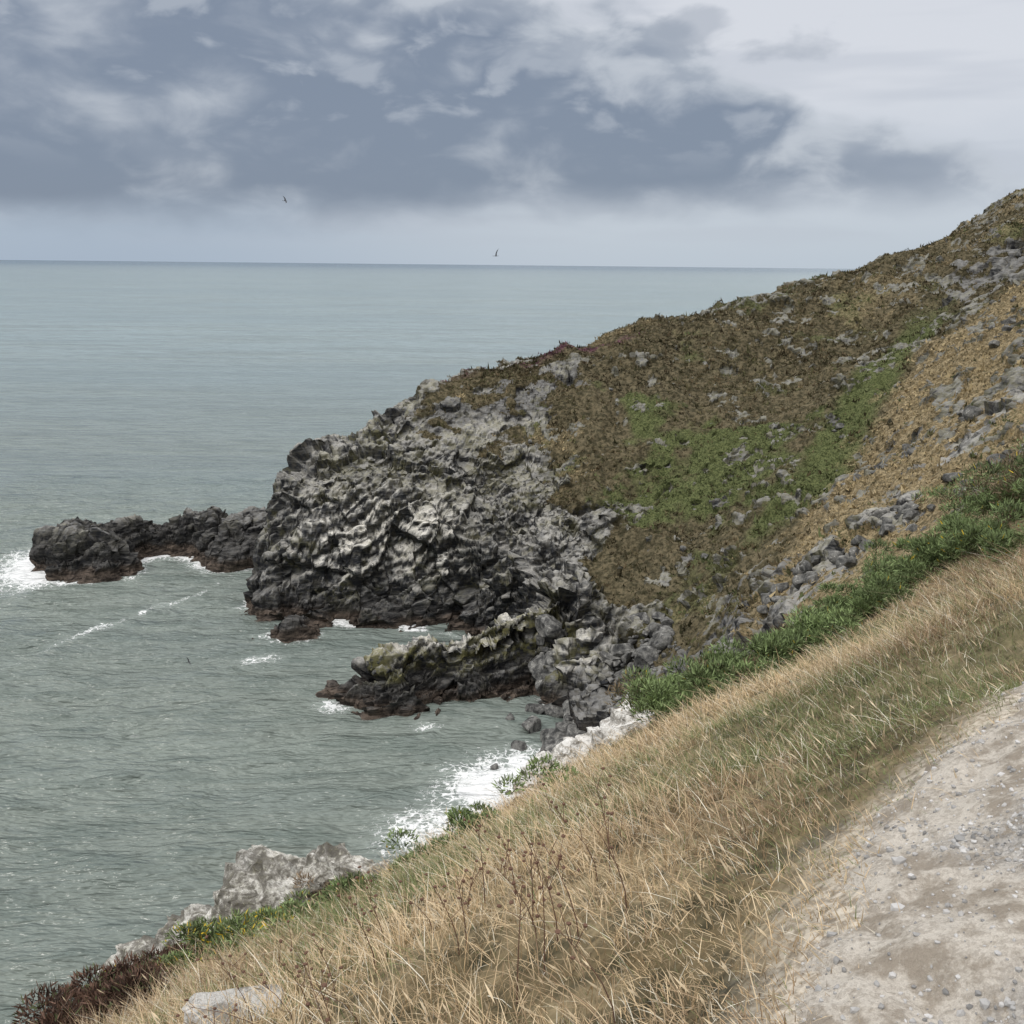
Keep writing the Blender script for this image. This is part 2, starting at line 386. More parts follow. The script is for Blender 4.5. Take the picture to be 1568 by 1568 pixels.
def mapp(sc,rz):
    mp=n.add('ShaderNodeMapping');n.set(mp.inputs[0],pos);mp.inputs['Rotation'].default_value=(0,0,rz);mp.inputs['Scale'].default_value=sc;return mp.outputs[0]
w1=n.noise(mapp((.24,1,1),-.28),.36,3,.6,.15);w2=n.noise(mapp((.34,1,1),-.12),1.4,2,.62,.1);w4=n.noise(mapp((.16,1,1),.03),.055,3,.6)
big=n.noise(mapp((.25,1,1),.0),.004,3,.55);mid=n.noise(mapp((.3,1,1),.1),.03,3,.6)
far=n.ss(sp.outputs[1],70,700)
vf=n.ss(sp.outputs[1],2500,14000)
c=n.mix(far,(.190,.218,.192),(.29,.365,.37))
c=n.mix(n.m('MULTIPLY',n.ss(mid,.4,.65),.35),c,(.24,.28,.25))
c=n.mix(n.m('MULTIPLY',n.ss(w1,.46,.62),.45),c,(.105,.135,.12))  # darker along the ripples: wave shading put into the water colour
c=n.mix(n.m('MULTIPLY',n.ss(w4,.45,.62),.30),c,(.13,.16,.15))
c=n.mix(n.m('MULTIPLY',n.ss(big,.42,.6),.40),c,(.20,.265,.28))  # cloud shadows painted into the water colour with stretched noise
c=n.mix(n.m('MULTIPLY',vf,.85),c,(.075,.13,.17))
fn=n.noise(pos,1.5,5,.75,.9);fn2=n.noise(pos,.5,2,.6,.6)
v1=n.add('ShaderNodeTexVoronoi',{'feature':'DISTANCE_TO_EDGE'},Scale=1.0);n.set(v1.inputs['Vector'],n.add('ShaderNodeVectorMath',{'operation':'ADD'},i0=pos,i1=n.vmul(n.add('ShaderNodeTexNoise',None,Scale=1.2,Detail=4.0,Vector=pos).outputs[1],(2.4,2.4,0))).outputs[0])
web=n.ss(v1.outputs[0],.14,.0)
ft=n.m('ADD',n.m('MULTIPLY',fa,.82),n.m('ADD',n.m('MULTIPLY',web,.26),n.m('SUBTRACT',n.m('ADD',n.m('MULTIPLY',fn,.95),n.m('MULTIPLY',fn2,.4)),.79)))
ff=n.m('MULTIPLY',n.ss(ft,.40,.66),n.ss(fa,.05,.3))
wc=n.noise(mapp((.35,1,1),-.1),.55,2,.6);ff2=n.m('MULTIPLY',n.m('MULTIPLY',n.ss(wc,.70,.76),n.ss(mid,.50,.62)),.45)
ff=n.m('MAXIMUM',ff,ff2)
milk=n.m('MULTIPLY',n.ss(fa,.1,.8),.45)
c=n.mix(milk,c,(.36,.40,.37))
c=n.mix(ff,c,(.82,.83,.82))
hh=n.m('ADD',n.m('MULTIPLY',w1,2.3),n.m('MULTIPLY',w2,.85))
hh=n.m('ADD',hh,n.m('MULTIPLY',w4,4.5))
p=finish(n,c,n.m('ADD',.16,n.m('MULTIPLY',ff,.6)),hh,1.,1.0,.5)
p.inputs['IOR'].default_value=1.33
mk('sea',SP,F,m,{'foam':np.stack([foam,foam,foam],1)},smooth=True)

# ------------------------------------------------------------------ rocks (angular boulders)
def ico(sub):
    import bmesh
    bm=bmesh.new();bmesh.ops.create_icosphere(bm,subdivisions=sub,radius=1)
    V=np.array([v.co[:] for v in bm.verts]);F=np.array([[v.index for v in f.verts] for f in bm.faces]);bm.free();return V,F
ICO={i:ico(i) for i in (1,2,3,5)}
def boulder(c,r,sub,ncut=9,rg=rng,sq=(1,1,.75),det=0):
    V,F=ICO[sub];V=V.copy()
    for i in range(ncut):
        d=rg.normal(size=3);d/=np.linalg.norm(d);o=rg.uniform(.42,.78)
        s=V@d-o;V-=np.maximum(s,0)[:,None]*d
    if det:
        nn=V/np.linalg.norm(V,axis=1,keepdims=True)
        W=V*r+np.array(c)
        V=V+nn*((facet(W[:,0]*1.3,W[:,1],W[:,2]*.7,1.0,901,1.)*.26+facet(W[:,0],W[:,1]*1.2,W[:,2],2.6,905,1.)*.13+facet(W[:,0],W[:,1],W[:,2],7.,909)*.05)*det)[:,None]
    A=rg.normal(size=(3,3));Q,_=np.linalg.qr(A)
    sc=np.array(sq)*rg.uniform(.8,1.2,3)
    V=(V@Q.T if not det else V)*sc*r
    return V+np.array(c),F
def merge(L):
    Vs=[];Fs=[];o=0
    for V,F in L:Vs.append(V);Fs.append(F+o);o+=len(V)
    return np.concatenate(Vs),np.concatenate(Fs)
def rock_mat(name,dark,light,white,wf,lich=.0,sc=1.):
    m,n=newmat(name)
    pos=n.add('ShaderNodeNewGeometry').outputs['Position']
    a=n.noise(pos,1.2*sc,5,.7,.4);b=n.noise(pos,6.*sc,5,.72);c_=n.noise(pos,.5*sc,2)
    c=n.mix(n.ss(a,.35,.65),dark,light)
    c=n.mix(n.ss(n.m('ADD',n.m('MULTIPLY',a,.5),n.m('MULTIPLY',b,.5)),.58-wf,.64-wf),c,white)
    c=n.mix(n.m('MULTIPLY',n.ss(b,.5,.62),lich),c,(.20,.19,.12))
    c=n.mix(n.m('MULTIPLY',n.ss(c_,.52,.66),.35),c,(.10,.095,.085))
    finish(n,c,.95,n.m('ADD',a,b),.8,.12/sc,.1);return m
M_grey=rock_mat('grey_rock',(.05,.05,.05),(.22,.215,.20),(.44,.43,.40),.02)
M_white=rock_mat('pale_quartzite',(.15,.14,.12),(.42,.40,.36),(.76,.74,.69),.085,.5,sc=2.0)
M_slab=rock_mat('white_quartzite',(.34,.32,.29),(.58,.56,.52),(.78,.76,.72),.12,.15,sc=2.0)
def onground(x,y):
    x=np.atleast_1d(np.asarray(x,float));y=np.atleast_1d(np.asarray(y,float))
    h,d,_,_,_=height(x,y);far=sst(y,45,75)
    return h+lumps(x,y,far)*sst(d,2,9)*np.where(y<45,1,.9)
def scatter_boulders(bx,by,br,sub=2,emb=.2,zmin=-9,zmax=99,cuts=8):
    bz=onground(bx,by);L=[]
    for x,y,z,r in zip(bx,by,bz,br):
        if z<zmin or z>zmax:continue
        L.append(boulder((x,y,z+r*emb),r,sub if r<.9 else sub+1,cuts))
    return L
k=1100
bx=3.6+(rng.uniform(0,1,k)**1.3)*17;by=rng.uniform(82,114,k)
br=rng.choice([.25,.45,.75,1.2,1.8],size=k,p=[.38,.28,.20,.10,.04])*rng.uniform(.8,1.2,k)
L=scatter_boulders(bx,by,br,2,.25,-1,9.5)
for (x,y,r) in [(1,95,1.2),(2.4,100,1.5),(3.6,92,1.3),(2,89,1.0),(0,102,1.0),(-1.5,91,.6),(4,87,1.4),(3,104,1.4),(5,97,1.8),(1.5,83,.9),(0,86,.5)]:
    L.append(boulder((x,y,.1+r*.2),r,3,9))
V,F=merge(L);mk('beach_boulders',V,F,M_grey)
k=800
bx=rng.uniform(-5,100,k);by=rng.uniform(75,215,k)
hf=rng.uniform(size=k)<.75;bx=np.where(hf,rng.uniform(38,88,k),bx);by=np.where(hf,100+(bx-38)*1.05+rng.normal(size=k)*15,by)
cl=fbm(bx,by,bx*0,.09,3,611)>.10;bx=bx[cl];by=by[cl];k=len(bx)
br=rng.choice([.25,.45,.75,1.2],size=k,p=[.50,.30,.16,.04])*rng.uniform(.7,1.3,k)
L=scatter_boulders(bx,by,br,2,.1,8)
t=rng.uniform(0,1,120);r_=rng.uniform(.3,1.1,120)
L+=scatter_boulders(22+t*36+rng.normal(size=120)*1.5,88-t*14+rng.normal(size=120)*3,r_,2,.05)
V,F=merge(L);mk('hillside_stones',V,F,rock_mat('hillside_stone',(.06,.06,.058),(.21,.205,.19),(.52,.50,.46),.02))
# pale rocks beside the near slope
rg=np.random.default_rng(3)
V,F=merge([boulder((-3.8,17.2,37.5),1.6,5,14,rg,(1.05,.9,.85),1),boulder((-5.2,17.7,36.3),1.45,5,14,rg,(1.1,.9,.8),1),boulder((-2.9,17.5,37.6),1.1,5,14,rg,(1,.9,.8),1),boulder((-6.5,18.2,35.2),1.35,5,12,rg,(1.1,.9,.75),1),boulder((-7.8,18.8,34.1),1.2,5,12,rg,(1.1,.9,.75),1)])
mk('rock_outcrop',V,F,M_white)
L=[]
for i in range(13):
    t=i/12;x=1.0+t*3.9;y=25.7+t*3.3;v_=(1180-t*125-784)/1506.
    zl=50-y*(.2445+v_*.9697)/(.9697-v_*.2445)
    L.append((x,y,zl-.30+rg.uniform(-.12,.08)))
V,F=merge([boulder(v,.85,5,12,rg,(1.,.9,.85),1) for v in L]);mk('rock_outcrop',V,F,M_slab)
V,F=merge([boulder((13.0,23.6,45.1),.6,5,12,rg,(1.2,.9,.7),1),boulder((12.2,22.4,44.8),.4,5,12,rg,(1.2,.9,.7),.7)]);mk('rock_outcrop',V,F,M_slab)
V,F=merge([boulder((-1.15,3.42,float(onground(-1.15,3.42)[0])+.03),.19,5,10,rg,(1.5,1,.7),.22)]);mk('white_rock',V,F,M_slab)

# ------------------------------------------------------------------ dirt path sheet + gravel
px=axis([(-3,.2,.12),(.2,3.2,.014),(3.2,16,.1)]);py=axis([(-5,1.1,.12),(1.1,4.6,.014),(4.6,9,.1)])
A,B=np.meshgrid(px,py);s4=A.shape;A=A.ravel();B=B.ravel()
pdd=pathdist(A,B)
def micro(x,y):return fbm(x,y,x*0,9,4,501,.62)*.028+fbm(x,y,x*0,2.2,2,505)*.022
def gravmask(x,y,p):return sst(p+.30*fbm(x,y,p*0,1.7,3,77),.16,.42)
def lift(p):return -.04+.066*sst(p,-.24,-.04)
zt=onground(A,B)+lift(pdd)+micro(A,B)
q=np.arange(len(A)).reshape(s4)
F=np.stack([q[:-1,:-1],q[:-1,1:],q[1:,1:],q[1:,:-1]],-1).reshape(-1,4);F=F[pdd[F].min(1)>-.30]
m,n=newmat('path_dirt')
pos=n.add('ShaderNodeNewGeometry').outputs['Position']
at=n.add('ShaderNodeAttribute',{'attribute_name':'grav'});se=n.add('ShaderNodeSeparateColor');n.set(se.inputs[0],at.outputs['Color'])
a=n.noise(pos,6,6,.74);b=n.noise(pos,45,5,.8);vo=n.add('ShaderNodeTexVoronoi',None,Scale=85.);n.set(vo.inputs['Vector'],pos)
c=n.mix(n.ss(a,.40,.56),(.40,.345,.28),(.72,.66,.575));c=n.mix(n.m('MULTIPLY',n.ss(b,.48,.58),.45),c,(.34,.29,.235))
sep=n.add('ShaderNodeSeparateColor');n.set(sep.inputs[0],vo.outputs['Color'])
gc=n.mix(n.m('POWER',sep.outputs[0],1.2),(.28,.27,.255),(.68,.665,.64))
gf=n.m('MULTIPLY',se.outputs[0],n.ss(n.m('ADD',n.m('MULTIPLY',a,.6),n.m('MULTIPLY',sep.outputs[1],.6)),.36,.5))
c=n.mix(gf,c,gc)
hb=n.m('ADD',n.m('MULTIPLY',b,1.6),n.m('MULTIPLY',n.m('MULTIPLY',vo.outputs[0],-1.6),se.outputs[0]))
finish(n,c,.95,hb,.9,.016,.1)
gv=gravmask(A,B,pdd)
mk('dirt_path',np.stack([A,B,zt],1),F,m,{'grav':np.stack([gv]*3,1)},smooth=True)
L=np.stack([rng.uniform(.4,3.2,110000),rng.uniform(1.2,4.8,110000)],1)
pp=pathdist(L[:,0],L[:,1])
pr=np.where(pp>-.15,.07+.93*gravmask(L[:,0],L[:,1],pp)*(.45+.55*sst(fbm(L[:,0],L[:,1],pp*0,5,2,78),-.3,.2)),.0)*(L[:,0]<.62*L[:,1]+.3)
kp=rng.uniform(size=len(L))<pr;L=L[kp];pp=pp[kp]
zg=onground(L[:,0],L[:,1])+lift(pp)+micro(L[:,0],L[:,1])+.001
V0,F0=ICO[1];k=len(L)
r=(.0025+.0075*rng.uniform(size=k)**2.2)*np.where(rng.uniform(size=k)<.012,2,1)
jit=1+rng.uniform(-.35,.3,(k,len(V0),1))
Vg=V0[None]*jit*(r[:,None,None])*rng.uniform(.6,1.3,(k,1,3))+np.stack([L[:,0],L[:,1],zg],1)[:,None]
Fg=(F0[None]+(np.arange(k)*len(V0))[:,None,None]).reshape(-1,3)
gcol=np.repeat(rng.uniform(.22,.60,(k,1))*np.array([[1,.98,.95]]),len(V0),0)
def vc_mat(name,rough=.85,spec=.2,trans=0):
    m,n=newmat(name);a=n.add('ShaderNodeAttribute',{'attribute_name':'col'})
    finish(n,a.outputs['Color'],rough,None,spec=spec)
    return m
mk('gravel',Vg.reshape(-1,3),Fg,vc_mat('gravel_stone'),{'col':gcol})

# ------------------------------------------------------------------ grass blades
def blades(x,y,z,h,w,lean,az,col,tipcol):
    k=len(x);t=np.array([0,.35,.7,1.]);wt=np.array([1,.85,.55])
    dirx=np.cos(az);diry=np.sin(az)
    bend=lean[:,None]*t[None]**1.8*h[:,None]
    up=h[:,None]*t[None]*(1-.35*lean[:,None]*t[None])
    C=np.stack([x[:,None]+dirx[:,None]*bend,y[:,None]+diry[:,None]*bend,z[:,None]+up],-1)
    fa=rng.uniform(0,np.pi,k)*.6-.5
    S=np.stack([np.cos(fa),np.sin(fa),np.zeros(k)],-1)
    V=np.zeros((k,7,3))
    for i in range(3):
        V[:,2*i]=C[:,i]-S*(w*wt[i]/2)[:,None];V[:,2*i+1]=C[:,i]+S*(w*wt[i]/2)[:,None]
    V[:,6]=C[:,3]
    F=np.array([(0,1,3),(0,3,2),(2,3,5),(2,5,4),(4,5,6)])
    Fq=(F[None]+(np.arange(k)*7)[:,None,None]).reshape(-1,3)
    tt=np.array([0,0,.35,.35,.7,.7,1.])[None,:,None]
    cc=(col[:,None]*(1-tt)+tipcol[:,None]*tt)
    return V.reshape(-1,3),Fq,cc.reshape(-1,3),C[:,3]
def gorse_near(x,y):
    a=np.exp(-(((y-12.2)-(x-2.2)*1.0)/1.7)**2)*sst(x,1.0,2.0)*sst(8-x,0,1)
    b=np.exp(-(((y-14.2)-(x-7.6)*1.25)/2.8)**2)*sst(x,6.8,7.8)
    return np.maximum(a,b)
def grass_field(nt,per,xr,yr,hr,w,dens,turf=0):
    x=rng.uniform(*xr,nt);y=rng.uniform(*yr,nt)
    k=dens(x,y);x=x[k];y=y[k]
    rad=.03+.06*rng.uniform(size=len(x))
    tuft=rng.uniform(size=len(x))**1.3;taz=rng.uniform(0,6.28,len(x));tg=rng.uniform(size=len(x))
    X_=np.repeat(x,per)+np.repeat(rad,per)*rng.normal(size=len(x)*per);Y_=np.repeat(y,per)+np.repeat(rad,per)*rng.normal(size=len(x)*per)
    tuft=np.repeat(tuft,per);taz=np.repeat(taz,per);tg=np.repeat(tg,per);K=len(X_)
    Z_=onground(X_,Y_)-.02
    e=pathdist(X_,Y_)
    hs=np.clip(.36+(-e)*.38,.2,1)*(1-.75*gorse_near(X_,Y_))
    tm=fbm(X_,Y_,X_*0,.45,4,91)
    n5=fbm(X_,Y_,X_*0,1.1,3,97);n6=fbm(X_,Y_,X_*0,.8,3,99);n7=fbm(X_,Y_,X_*0,.33,2,103)
    h=rng.uniform(*hr,K)*(.45+.8*tuft)*hs*(1+.6*n6)
    nearpath=sst(e,-1.0,-.1)
    gr=sst(-tm*1.1+.22+n5*1.1+n7*1.1+(tg-.5)*.6+.12*rng.normal(size=K)+.40*nearpath+.35*turf-.12*sst(Y_,5,9)*(1-sst(Y_,10.5,13)),0,.24)
    gold=np.array([.60,.43,.24]);gold2=np.array([.78,.63,.42]);olive=np.array([.22,.22,.10]);grn=np.array([.17,.225,.085]);brn=np.array([.27,.18,.11]);pale=np.array([.80,.74,.60])
    a=rng.uniform(size=(K,1));base=gold*(1-a)+gold2*a
    rb=sst(n6+n7*.6+(tg-.5)*.4+rng.normal(size=K)*.15,-.02,.3)[:,None]*.8
    base=base*(1-rb)+brn*rb
    gc=olive*(1-a)+grn*a
    ism=(rng.uniform(size=K)<gr*.85+.06)[:,None]
    col=np.where(ism,gc,base)
    pm=(rng.uniform(size=K)<.09)[:,None];col=np.where(pm,pale,col)
    h=np.where(ism[:,0],h*.7,h)
    col=col*rng.uniform(.65,1.15,(K,1))
    az=np.pi*.9+rng.normal(size=K)*1.0;mixa=rng.uniform(size=K)<.55;az=np.where(mixa,taz+rng.normal(size=K)*.7,az)
    lean=np.clip(rng.normal(.85,.5,K),0.05,2.0)
    ww=w*rng.uniform(.6,1.3,K)
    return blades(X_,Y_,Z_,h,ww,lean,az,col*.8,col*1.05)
def dens_near(x,y):
    e=pathdist(x,y);n_=fbm(x,y,x*0,1.2,3,98)
    return (e<-.02+n_*.16)&(rng.uniform(size=len(x))<.7+.3*sst(-e+n_*.5,-.1,.4))
def in_view(x,y):
    return (np.abs(x)<y*.62+1.0)&(y>.9)
B=[]
B.append(grass_field(18000,9,(-4.2,6),(1.2,7.5),(.09,.24),.0035,lambda x,y:dens_near(x,y)&in_view(x,y)))
B.append(grass_field(15000,7,(-6,13),(7.3,15),(.12,.32),.0065,lambda x,y:dens_near(x,y)&in_view(x,y)))
B.append(grass_field(9000,6,(-9,20),(14.5,27),(.15,.36),.013,lambda x,y:dens_near(x,y)&in_view(x,y)&(onground(x,y)>35)))
B.append(grass_field(12000,8,(.0,4.2),(1.4,5.5),(.06,.13),.0030,lambda x,y:(lambda e:(e<-.06)&(e>-.7)&in_view(x,y))(pathdist(x,y)),1))
Vs=[];Fs=[];Cs=[];o=0
tips=np.concatenate([B[0][3],B[1][3]])
for V,F,C,_ in B:Vs.append(V);Fs.append(F+o);Cs.append(C);o+=len(V)
sel=rng.choice(len(tips),6000,replace=False);tp=tips[sel]
k=len(tp);ax=np.stack([-.5+rng.normal(size=k)*.3,rng.normal(size=k)*.3,.6+0*tp[:,0]],-1);ax/=np.linalg.norm(ax,axis=1,keepdims=True)
ln=rng.uniform(.03,.07,k);rw=rng.uniform(.0035,.006,k)
Vh=np.stack([tp-ax*.01,tp+ax*(ln*.4)[:,None]+np.array([1,0,0])*rw[:,None],tp+ax*(ln*.4)[:,None]+np.array([-.5,.86,0])*rw[:,None],tp+ax*(ln*.4)[:,None]+np.array([-.5,-.86,0])*rw[:,None],tp+ax*ln[:,None]],1)
Fh=np.array([(0,1,2),(0,2,3),(0,3,1),(4,2,1),(4,3,2),(4,1,3)]);Fh=(Fh[None]+(np.arange(k)*5)[:,None,None]).reshape(-1,3)
hc=np.repeat(np.array([[.64,.52,.35]])*rng.uniform(.6,1.2,(k,1)),5,0)
Vs.append(Vh.reshape(-1,3));Fs.append(Fh+o);Cs.append(hc)
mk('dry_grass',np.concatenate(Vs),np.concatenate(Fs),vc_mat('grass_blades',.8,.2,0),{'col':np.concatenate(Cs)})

# ------------------------------------------------------------------ leaf shoots / shrubs
def shrub(c,r,nl,ln,w,cin,cout,flower=None,ff=0,flat=.75):
    c=np.array(c)
    nlobe=7;lc=rng.normal(size=(nlobe,3))*np.array([.5,.5,.3])*r;lc[:,2]=np.abs(lc[:,2]);lr=rng.uniform(.35,.6,nlobe)*r
    li=rng.integers(0,nlobe,nl)
    d=rng.normal(size=(nl,3));d/=np.linalg.norm(d,axis=1,keepdims=True);d[:,2]=np.abs(d[:,2])*.9-.1
    s=rng.uniform(.3,1.08,nl)**.5
    p=c+lc[li]+d*(lr[li]*s)[:,None]*np.array([1,1,flat])
    dr=d*.7+rng.normal(size=(nl,3))*.45+np.array([0,0,.5]);dr/=np.linalg.norm(dr,axis=1,keepdims=True)
    sd=np.cross(dr,rng.normal(size=(nl,3)));sd/=np.linalg.norm(sd,axis=1,keepdims=True)
    l=ln*rng.uniform(.5,1.4,nl)[:,None];ww=w*rng.uniform(.6,1.3,nl)[:,None]
    V=np.stack([p-sd*ww*.5,p+sd*ww*.5,p+dr*l*.6+sd*ww*.45,p+dr*l,p+dr*l*.6-sd*ww*.45],1)
    F=np.array([(0,1,2),(0,2,4),(4,2,3)]);F=(F[None]+(np.arange(nl)*5)[:,None,None]).reshape(-1,3)
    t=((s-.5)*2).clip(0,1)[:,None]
    col=np.array(cin)*(1-t)+np.array(cout)*t;col=col*rng.uniform(.6,1.35,(nl,1))*rng.uniform(.7,1.25)  # inner shoots darker: shade inside the bush put into leaf colour
    if flower is not None:
        fm=(rng.uniform(size=nl)<ff)&(s>.85);col[fm]=np.array(flower)
    return V.reshape(-1,3),F,np.repeat(col,5,0)
def shrubs(name,items,mat):
    Vs=[];Fs=[];Cs=[];o=0
    for it in items:
        V,F,C=shrub(*it);Vs.append(V);Fs.append(F+o);Cs.append(C);o+=len(V)
    return mk(name,np.concatenate(Vs),np.concatenate(Fs),mat,{'col':np.concatenate(Cs)})
ML=vc_mat('gorse_leaves',.7,.3,0)
gi=[]
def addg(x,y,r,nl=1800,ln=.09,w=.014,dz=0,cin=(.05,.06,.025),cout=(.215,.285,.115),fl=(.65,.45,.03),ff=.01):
    gi.append(((x,y,float(onground(x,y)[0])+r*.15+dz),r,nl,ln,w,cin,cout,fl,ff))
for i in range(54):
    t=rng.uniform(0,1);x=1.8+t*5.8+rng.normal()*.25;y=11.8+t*5.3+rng.normal()*.65
    dry=rng.uniform()<.10
    addg(x,y,rng.uniform(.28,.60),1400,dz=.10,cout=(.24,.18,.11) if dry else (.215,.285,.115))
for i in range(52):
    t=rng.uniform(0,1);x=7.2+t*5.8+rng.normal()*.4;y=14.0+t*7.2+rng.normal()*1.3
    dry=rng.uniform()<.10
    addg(x,y,rng.uniform(.4,.85),1700,dz=.12,cout=(.24,.18,.11) if dry else (.215,.285,.115))
for i in range(12):
    x=rng.uniform(-2.0,.4);y=8.9+(x+1)*.25+rng.normal()*.25;addg(x,y,rng.uniform(.18,.32),900,.06)
for i in range(14):
    t=rng.uniform();x=-2.6-t*1.8+rng.normal()*.2;y=10.4+t*2+rng.normal()*.5;addg(x,y,rng.uniform(.3,.5),1500,ff=.05)
for i in range(12):
    x=rng.uniform(-3.9,-2.3);y=rng.uniform(7.4,9.8);addg(x,y,rng.uniform(.25,.42),1400,.06,.012,ff=.12,dz=.05)
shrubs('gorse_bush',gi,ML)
gi=[]
for i in range(16):
    addg(-3.5+rng.normal()*.45,7.1+rng.normal()*.5,rng.uniform(.22,.40),1500,.07,.012,.06,(.03,.018,.014),(.14,.08,.055),(.10,.12,.05),.15)
shrubs('heather_bush',gi,ML)
gi=[]
for (x,y,z) in [(-4.1,16.7,38.2),(-3.5,16.8,38.1),(-4.6,16.9,37.9),(-5.2,17.2,37.1)]:
    gi.append(((x,y,z),.30,700,.10,.02,(.08,.06,.04),(.28,.21,.14),None,0))
shrubs('dry_heath',gi,ML)
# far hillside low scrub
k=68000
ok=np.where((Y>78)&(Y<262)&(X>-30)&(X<128)&(rock<.55)&(zz>5)&(NN2[:,2]>.35))[0]
wgt=np.where(Y[ok]<166,1.,3.)*np.where(X[ok]>45,1.7,1.);cand=rng.choice(ok,k,p=wgt/wgt.sum())
pc=P2[cand]+rng.normal(size=(k,3))*np.array([.15,.15,.0]);per=6
gm=green[cand];gd=gold[cand];pm=purple[cand]
ra=rng.uniform(size=(k,1));c0=np.array([.14,.105,.062])*ra+np.array([.09,.09,.042])*(1-ra);cg=np.array([.108,.125,.054]);cd=np.array([.34,.27,.155]);cp=np.array([.17,.08,.11])
dkp=sst(fbm(pc[:,0],pc[:,1],pc[:,0]*0,.16,3,621),-.1,.3)[:,None];c0=c0*(1-.50*dkp)
rr=rng.uniform(size=k)
cc=np.where((rr<gm*.8)[:,None],cg,np.where((rng.uniform(size=k)<gd*.85)[:,None],cd,c0))
cc=np.where((rng.uniform(size=k)<pm*.7)[:,None],cp,cc)*rng.uniform(.5,1.5,(k,1))
sz_=rng.uniform(.09,.32,k)*(1+1.3*(rng.uniform(size=k)<.09))
pp=np.repeat(pc,per,0)+rng.normal(size=(k*per,3))*np.repeat(sz_,per)[:,None]*np.array([.5,.5,.15]);S=np.repeat(sz_,per)[:,None]
dr=rng.normal(size=(k*per,3))*.6+np.array([0,0,.9]);sd=np.cross(dr,rng.normal(size=(k*per,3)));sd/=np.linalg.norm(sd,axis=1,keepdims=True)
Vt=np.stack([pp-sd*S*.3,pp+sd*S*.3,pp+dr*S*.7],1).reshape(-1,3);Ft=np.arange(k*per*3).reshape(-1,3)
mk('hillside_scrub',Vt,Ft,vc_mat('scrub_leaves',.9,.1,0),{'col':np.repeat(cc,per*3,0)})

# ------------------------------------------------------------------ dead weed stalks
def tube(pts,r):
    pts=np.array(pts);k=len(pts);V=[];F=[]
    for i,p in enumerate(pts):
        rr=r*(1-.6*i/(k-1))
        for j in range(4):
            a=j*math.pi/2;V.append(p+np.array([math.cos(a)*rr,math.sin(a)*rr,0]))
    for i in range(k-1):
        for j in range(4):
            a=i*4+j;b=i*4+(j+1)%4;F+= [(a,b,b+4),(a,b+4,a+4)]
    return np.array(V),np.array(F)
L=[];
for i in range(34):
    x=rng.uniform(-1.0,.4);y=rng.uniform(2.1,3.6);z=float(onground(x,y)[0]);hh_=rng.uniform(.22,.36)
    l=rng.normal(size=2)*.08+np.array([-.12,0])
    pts=[(x+l[0]*t*t,y+l[1]*t*t,z+hh_*t) for t in np.linspace(0,1,5)]
    L.append(tube(pts,.0025))
    for b in range(rng.integers(3,7)):
        t=rng.uniform(.55,1);q=np.array([x+l[0]*t*t,y+l[1]*t*t,z+hh_*t]);d=rng.normal(size=3)*.035+np.array([0,0,.05])
        L.append(tube([q,q+d*.6,q+d],.0014));V_,F_=boulder(q+d,.008,1,3);L.append((V_,F_))
V,F=merge(L);mk('dead_weed_stalks',V,F,vc_mat('weed_stem'),{'col':np.tile(np.array([[.14,.08,.055]]),(len(V),1))})

# ------------------------------------------------------------------ seabirds
m,n=newmat('bird_feathers');tc=n.add('ShaderNodeTexCoord').outputs['Object']
finish(n,n.mix(n.noise(tc,20,3),(.02,.02,.022),(.06,.06,.065)),.7)
def bird(loc,span,yaw,bank,flap):
    prof=[(-.30,.012),(-.2,.035),(-.05,.062),(.08,.066),(.18,.048),(.23,.036),(.27,.040),(.31,.030),(.335,.012),(.39,.003)]
    V=[];F=[];k=8
    for yv,r in prof:
        for j in range(k):
            a=j*2*math.pi/k;V.append((r*math.cos(a),yv,r*.9*math.sin(a)))
    for i in range(len(prof)-1):
        for j in range(k):
            a=i*k+j;b=i*k+(j+1)%k;F+=[(a,b,b+k),(a,b+k,a+k)]
    def poly(pts):
        o=len(V);V.extend(pts)
        for i in range(1,len(pts)-1):F.append((o,o+i,o+i+1))
    poly([(0,-.2,.01),(-.10,-.46,.0),(-.03,-.42,.0),(.03,-.42,.0),(.10,-.46,.0)])
    for s in (-1,1):
        z1=.16*flap;z2=.42*flap
        le=[(s*.04,.14,.02),(s*.22,.20,z1*.6),(s*.42,.22,z1),(s*.70,.06,z1+(z2-z1)*.6),(s*1.0,-.18,z2)]
        te=[(s*.04,-.08,.02),(s*.22,-.05,z1*.6),(s*.42,0,z1),(s*.66,-.10,z1+(z2-z1)*.55),(s*1.0,-.18,z2)]
        o=len(V);V.extend(le);V.extend(te)
        for i in range(4):F+=[(o+i,o+i+1,o+6+i),(o+i,o+6+i,o+5+i)]
    ob=mk('seabird',np.array(V),np.array(F),m,smooth=False)
    ob.scale=(span/2,)*3;ob.location=loc;ob.rotation_euler=(0,bank,yaw)
bird((-.85,46.5,50.35),.60,math.radians(55),math.radians(-35),1.6)
bird((-11.7,52.3,53.0),.62,math.radians(-60),math.radians(40),.6)
bird((-22.9,65.2,22.3),.75,math.radians(-50),math.radians(35),.9)

